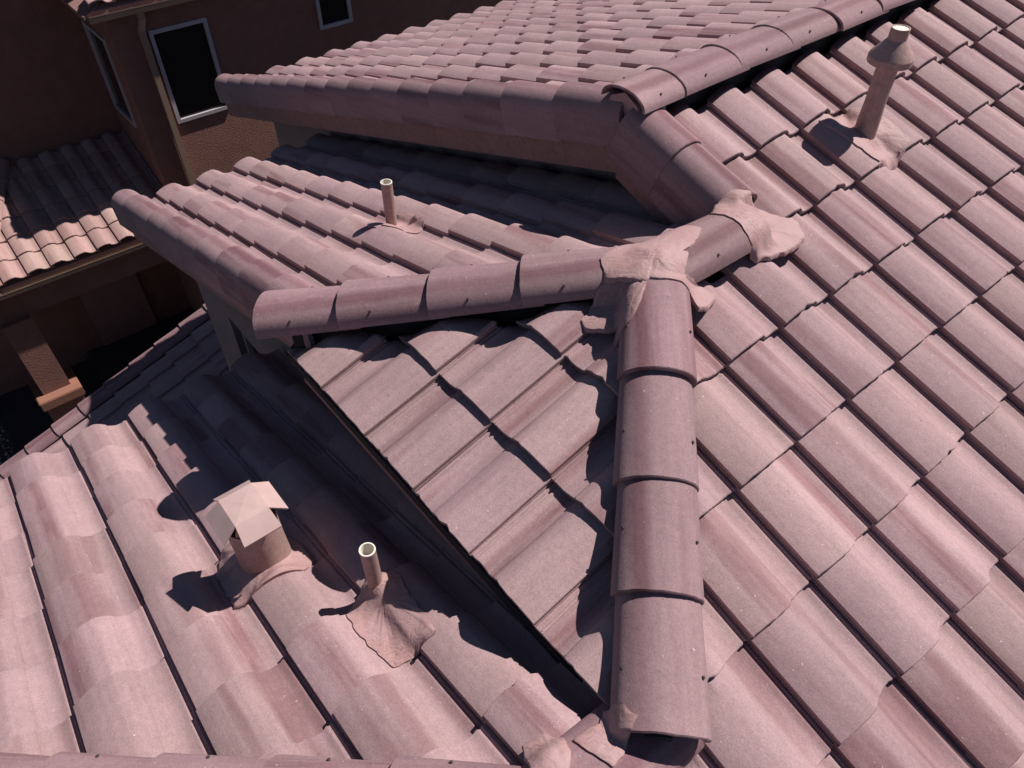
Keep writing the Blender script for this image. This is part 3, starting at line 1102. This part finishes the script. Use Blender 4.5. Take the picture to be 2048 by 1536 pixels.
def drape(name, poly, parent, seed, centre=None, rings=16, spokes=96, lift=0.006, wob=0.006, smooth=6, sag=0.010, col=None, hmin=None, bump_=None):
    """a skin laid over whatever lies below the outline poly (x, y)."""
    rnd = random.Random(seed)
    n = len(poly)
    c = V((sum(p[0] for p in poly) / n, sum(p[1] for p in poly) / n)) if centre is None else V(centre)
    # outline resampled by arc length
    segs = [(V(poly[i]), V(poly[(i + 1) % n])) for i in range(n)]
    tot = sum((b - a).length for a, b in segs)
    out = []
    for k in range(spokes):
        t = tot * k / spokes
        for a, b in segs:
            l = (b - a).length
            if t <= l:
                out.append(a + (b - a) * (t / l))
                break
            t -= l
    out = [p + V((noise.noise(V((p.x * 38, p.y * 38, seed))), noise.noise(V((p.x * 38, p.y * 38, seed + 40))))) * wob for p in out]
    grid, Z = [], []
    for r in range(rings + 1):
        s = (r / rings) ** 0.85
        row = [c + (p - c) * s for p in out]
        grid.append(row)
        Z.append([height(p.x, p.y) for p in row])
    for r in range(rings + 1):
        for k in range(spokes):
            if Z[r][k] is None:
                Z[r][k] = Z[max(0, r - 1)][k] if r and Z[r - 1][k] is not None else 0.0
            if hmin is not None:
                Z[r][k] = max(Z[r][k], hmin(grid[r][k]))
            if bump_ is not None:
                Z[r][k] += bump_(grid[r][k])
    H = [row[:] for row in Z]
    for it in range(smooth):
        Q = [row[:] for row in Z]
        for r in range(1, rings):
            for k in range(spokes):
                m = (Z[r - 1][k] + Z[r + 1][k] + Z[r][k - 1] + Z[r][(k + 1) % spokes]) / 4
                Q[r][k] = max(H[r][k] - 0.002, m)
        Z = Q
    v, f = [], []
    for r in range(rings + 1):
        for k in range(spokes):
            p = grid[r][k]
            w_ = sag * noise.noise(V((p.x * 16, p.y * 16, seed * 1.3))) + 0.4 * sag * noise.noise(V((p.x * 45, p.y * 45, seed * 2.3)))
            e = 1 - (r / rings) ** 6
            v.append((p.x, p.y, Z[r][k] + lift + max(0, w_ + 0.002) * e))
    for k in range(spokes):                       # turned-down rim
        p = out[k]
        v.append((p.x, p.y, Z[rings][k] - 0.012))
    for r in range(rings + 1):
        for k in range(spokes):
            k2 = (k + 1) % spokes
            f.append((r * spokes + k, (r + 1) * spokes + k, (r + 1) * spokes + k2, r * spokes + k2))
    me = mesh(v, f)
    bm = bmesh.new()
    bm.from_mesh(me)
    bmesh.ops.remove_doubles(bm, verts=bm.verts[:], dist=1e-4)
    bm.to_mesh(me)
    bm.free()
    me.polygons.foreach_set('use_smooth', [True] * len(me.polygons))
    me.set_sharp_from_angle(angle=radians(70))
    o = link(name, me, col or MASTIC, parent)
    SOLIDS.append((me, Matrix.Identity(4)))
    return o
# --- PATCH DATA
def lump(px, py, h, r):
    return lambda p: h * exp(-((p.x - px) ** 2 + (p.y - py) ** 2) / (r * r))

def apex_min(p):
    return Z2 + 0.130 - 0.50 * sqrt((p.x - X2) ** 2 + (p.y - Y2) ** 2)
def right_min(p):
    return max(zR(p.x) + 0.045, apex_min(p) - 0.01)
def front_min(p):
    return max(zF(p.y) + 0.030, apex_min(p) - 0.03)
drape('mastic_patch', [(-.43, -1.19), (-.40, -1.11), (-.36, -1.08), (-.325, -1.16), (-.335, -1.205), (-.385, -1.20), (-.42, -1.245), (-.45, -1.285), (-.485, -1.31), (-.51, -1.27), (-.50, -1.16), (-.475, -1.12)], house, 2, sag=0.005, hmin=right_min, smooth=8)
drape('mastic_patch', [(-.53, -1.325), (-.463, -1.345), (-.455, -1.40), (-.48, -1.445), (-.52, -1.475), (-.555, -1.495), (-.585, -1.48), (-.585, -1.45), (-.60, -1.42), (-.58, -1.36)], house, 3, sag=0.004, hmin=lambda p: zF(p.y) + 0.02, smooth=4)
drape('mastic_patch', [(-.475, -1.31), (-.43, -1.38), (-.405, -1.45), (-.425, -1.49), (-.47, -1.44), (-.485, -1.38)], house, 4, rings=8, spokes=48, sag=0.004)
drape('mastic_patch', [(-.66, -1.34), (-.665, -1.22), (-.63, -1.10), (-.60, -1.0), (-.535, -.985), (-.495, -1.07), (-.485, -1.15), (-.475, -1.28), (-.470, -1.325), (-.51, -1.34), (-.59, -1.385)], house, 1, sag=0.005, hmin=apex_min, smooth=14, lift=0.006)
drape('mastic_patch', [(-.60, -.86), (-.635, -.79), (-.625, -.72), (-.58, -.665), (-.53, -.63), (-.48, -.59), (-.455, -.55), (-.43, -.545), (-.37, -.575), (-.36, -.66), (-.375, -.76), (-.395, -.83), (-.44, -.845), (-.49, -.84), (-.55, -.845)], house, 5, sag=0.006, smooth=12, hmin=lambda p: zR(p.x) + 0.050 )
drape('mastic_patch', [(.32, -2.23), (.35, -2.21), (.385, -2.213), (.40, -2.206), (.41, -2.24), (.427, -2.27), (.43, -2.31), (.35, -2.335), (.325, -2.335), (.33, -2.29), (.34, -2.26)], house, 6, sag=0.004, wob=0.004, smooth=14, hmin=lambda p: zL(p.x) + 0.04)
drape('mastic_patch', [(.25, -2.43), (.26, -2.37), (.31, -2.35), (.346, -2.362), (.38, -2.40), (.34, -2.47)], house, 7, sag=0.006, wob=0.004, hmin=lambda p: zL(p.x) + 0.04, bump_=lump(0.31, -2.41, 0.025, 0.06))

def vent_root(name, label, x, y, z):
    r = empty(name, (x, y, z))
    return tag(r, label, 'vent pipe')
def pipe_part(parent, x, y, z0, z1, r, mat, rim_mat, name='pipe'):
    t = 0.004
    v, f = lathe([(r * 1.02, z0), (r, z0 + 0.03), (r, z1 - 0.012), (r + 0.0006, z1 - 0.003)], 32, x, y)
    p = link(name, mesh(v, f, smooth=40), mat, parent)
    v, f = lathe([(r + 0.0008, z1 - 0.0035), (r, z1), (r - t, z1), (r - t, z1 - 0.10), (0.0005, z1 - 0.10)], 32, x, y)
    link('rim', mesh(v, f, smooth=50), rim_mat, p)
    return p
# tall flue with conical cap on the right-hand slope
x, y = -0.645, 0.205
vr = vent_root('vent_pipe', 'tall pink flue pipe with conical cap on the right slope', x, y, 0.23)
drape('flashing', [(-.77, .03), (-.79, .25), (-.70, .33), (-.60, .335), (-.50, .33), (-.475, .24), (-.47, .06), (-.56, .055), (-.64, .05)], vr, 11, centre=(x, y), smooth=10, sag=0.008, bump_=lump(x, y, 0.05, 0.055))
v, f = lathe([(0.048, 0.18), (0.045, 0.30), (0.042, 0.36), (0.042, 0.555)], 36, x, y)
link('pipe', mesh(v, f, smooth=40), PIPEM, vr)
v, f = lathe([(0.036, 0.540), (0.080, 0.528), (0.086, 0.532), (0.0865, 0.556), (0.0835, 0.563), (0.0385, 0.618), (0.036, 0.622), (0.036, 0.660), (0.0355, 0.664), (0.031, 0.664), (0.031, 0.648)], 40, x, y)
cp = link('cap', mesh(v, f, smooth=24), PIPEM, vr)
v, f = lathe([(0.0318, 0.661), (0.0005, 0.6615)], 32, x, y)
link('cap_disc', mesh(v, f), PVC, cp)
# plain pipe on the lower left slope
x, y = -2.045, -1.335
vm = vent_root('vent_pipe', 'short plastic vent pipe on the roof slope below the upper gable', x, y, -0.28)
drape('flashing', [(-2.17, -1.375), (-2.16, -1.27), (-2.05, -1.22), (-1.90, -1.22), (-1.85, -1.30), (-1.93, -1.41), (-2.08, -1.45)], vm, 12, centre=(x, y), smooth=8, sag=0.006, bump_=lump(x, y, 0.03, 0.05))
pipe_part(vm, x, y, -0.36, -0.06, 0.027, PIPEM, PVC)
# plain pipe low on the left
x, y = -0.500, -2.410
vl = vent_root('vent_pipe', 'short plastic vent pipe in a mastic patch on the low roof', x, y, -0.39)
drape('flashing', [(-.50, -2.53), (-.55, -2.44), (-.54, -2.36), (-.46, -2.34), (-.36, -2.36), (-.25, -2.36), (-.19, -2.38), (-.20, -2.43), (-.215, -2.52), (-.31, -2.535), (-.40, -2.54)], vl, 13, centre=(x + 0.06, y - 0.01), smooth=14, sag=0.005, bump_=lump(x, y, 0.035, 0.05))
pipe_part(vl, x, y, -0.45, -0.205, 0.025, PIPEM, PVC)
# square flapped metal vent
x, y = -0.93, -2.62
vt = tag(empty('roof_vent', (x, y, -0.55)), 'pale square sheet metal roof vent with four bent flaps', 'roof vent')
drape('flashing', [(-1.12, -2.74), (-1.11, -2.62), (-1.05, -2.52), (-.93, -2.49), (-.80, -2.49), (-.77, -2.56), (-.79, -2.65), (-.80, -2.73), (-.83, -2.79), (-.90, -2.79), (-1.02, -2.785)], vt, 14, centre=(x, y), smooth=12, sag=0.006, bump_=lump(x, y, 0.03, 0.13))
zt = -0.252
v, f = lathe([(0.090, -0.60), (0.086, -0.47), (0.086, zt - 0.075), (0.083, zt - 0.075), (0.083, -0.60)], 40, x, y)
link('collar', mesh(v, f, smooth=40), PIPEM, vt)
def flap_cap():
    a, b, L, dz = 0.064, 0.058, 0.056, 0.046
    top = [(-a, -b), (a, -b), (a, b), (-a, b)]
    T = 0.007
    v, f = [], []
    def slab(pts):
        k = len(v)
        n = len(pts)
        for p in pts:
            v.append(p)
        for p in pts:
            v.append((p[0], p[1], p[2] - T))
        f.append(tuple(range(k, k + n)))
        f.append(tuple(range(k + 2 * n - 1, k + n - 1, -1)))
        for i in range(n):
            f.append((k + (i + 1) % n, k + i, k + n + i, k + n + (i + 1) % n))
    P = [(p[0], p[1], 0.0) for p in top]
    def sheet_(pts, fs):
        k = len(v)
        n = len(pts)
        v.extend(pts)
        v.extend([(p[0] * 0.985, p[1] * 0.985, p[2] - T) for p in pts])
        for q in fs:
            f.append(tuple(k + i for i in q))
            f.append(tuple(k + n + i for i in q[::-1]))
        cnt = {}
        for q in fs:
            for a_, b_ in zip(q, q[1:] + q[:1]):
                cnt[(a_, b_)] = 1
        for (a_, b_) in list(cnt):
            if (b_, a_) not in cnt:
                f.append((k + b_, k + a_, k + n + a_, k + n + b_))
    pts = [p for p in P]
    # a slightly crowned top
    pts.append((0.0, 0.0, 0.006))
    fs = [(0, 1, 4), (1, 2, 4), (2, 3, 4), (3, 0, 4)]
    for (i, j_, o) in ((0, 1, (0, -1)), (1, 2, (1, 0)), (2, 3, (0, 1)), (3, 0, (-1, 0))):
        p, q = P[i], P[j_]
        k = len(pts)
        for e_, tt in ((p, 0.06), (q, 0.06)):
            other = q if e_ is p else p
            pts.append((e_[0] + o[0] * L + tt * (e_[0] - other[0]), e_[1] + o[1] * L + tt * (e_[1] - other[1]), -dz))
        fs.append((i, k, k + 1, j_))
    sheet_(pts, fs)
    v2 = [(x + p[0], y + p[1], zt + p[2]) for p in v]
    me = mesh(v2, f)
    bm = bmesh.new()
    bm.from_mesh(me)
    bmesh.ops.recalc_face_normals(bm, faces=bm.faces[:])
    bm.to_mesh(me)
    bm.free()
    return link('cap', me, CAPM, vt)
flap_cap()
for a in (pi / 4, 3 * pi / 4, 5 * pi / 4, 7 * pi / 4):
    v, f = prism([V((x + 0.083 * cos(a + t), y + 0.083 * sin(a + t), zt - 0.078)) for t in (-0.22, 0.22)] + [V((x + 0.070 * cos(a), y + 0.070 * sin(a), zt - 0.006))], V((-0.004 * cos(a), -0.004 * sin(a), 0)))
    link('bracket', mesh(v, f), PIPEM, vt)

for k in range(4):
    c_ = V((0.470 + 0.018 * k, -2.205 - 0.016 * k, zR(0.47 + 0.018 * k) + 0.050))
    a_, b_ = V((0.030, 0.030, -0.0105)), V((0.005, -0.005, -0.0015))
    solid('closure_slat', [c_ - a_ - b_, c_ + a_ - b_, c_ + a_ + b_, c_ - a_ + b_], (0, 0, 0.006), WIRE, house)
# gravel at the edge of the patio
def gravel():
    rnd = random.Random(5)
    v, f = [], []
    ico = [V(p).normalized() for p in ((0, 0, 1), (.9, 0, .2), (.2, .9, .1), (-.8, .5, .2), (-.7, -.6, .1), (.3, -.9, .2), (0, 0, -1))]
    fc = [(0, 1, 2), (0, 2, 3), (0, 3, 4), (0, 4, 5), (0, 5, 1), (6, 2, 1), (6, 3, 2), (6, 4, 3), (6, 5, 4), (6, 1, 5)]
    for k in range(9000):
        p = V((rnd.uniform(-13, -4.2), rnd.uniform(-7.5, -4.05), GZ + 0.01))
        s_ = rnd.uniform(0.012, 0.032)
        R = Matrix.Rotation(rnd.uniform(0, 6.3), 3, 'Z') @ Matrix.Rotation(rnd.uniform(0, 6.3), 3, 'X')
        o = len(v)
        v += [tuple(p + R @ (q * s_ * rnd.uniform(0.7, 1.2))) for q in ico]
        f += [tuple(o + i for i in t) for t in fc]
    return tag(link('gravel', mesh(v, f), GRAVM), 'pale loose gravel beside the patio', 'gravel', kind='stuff')
gravel()
print('done')
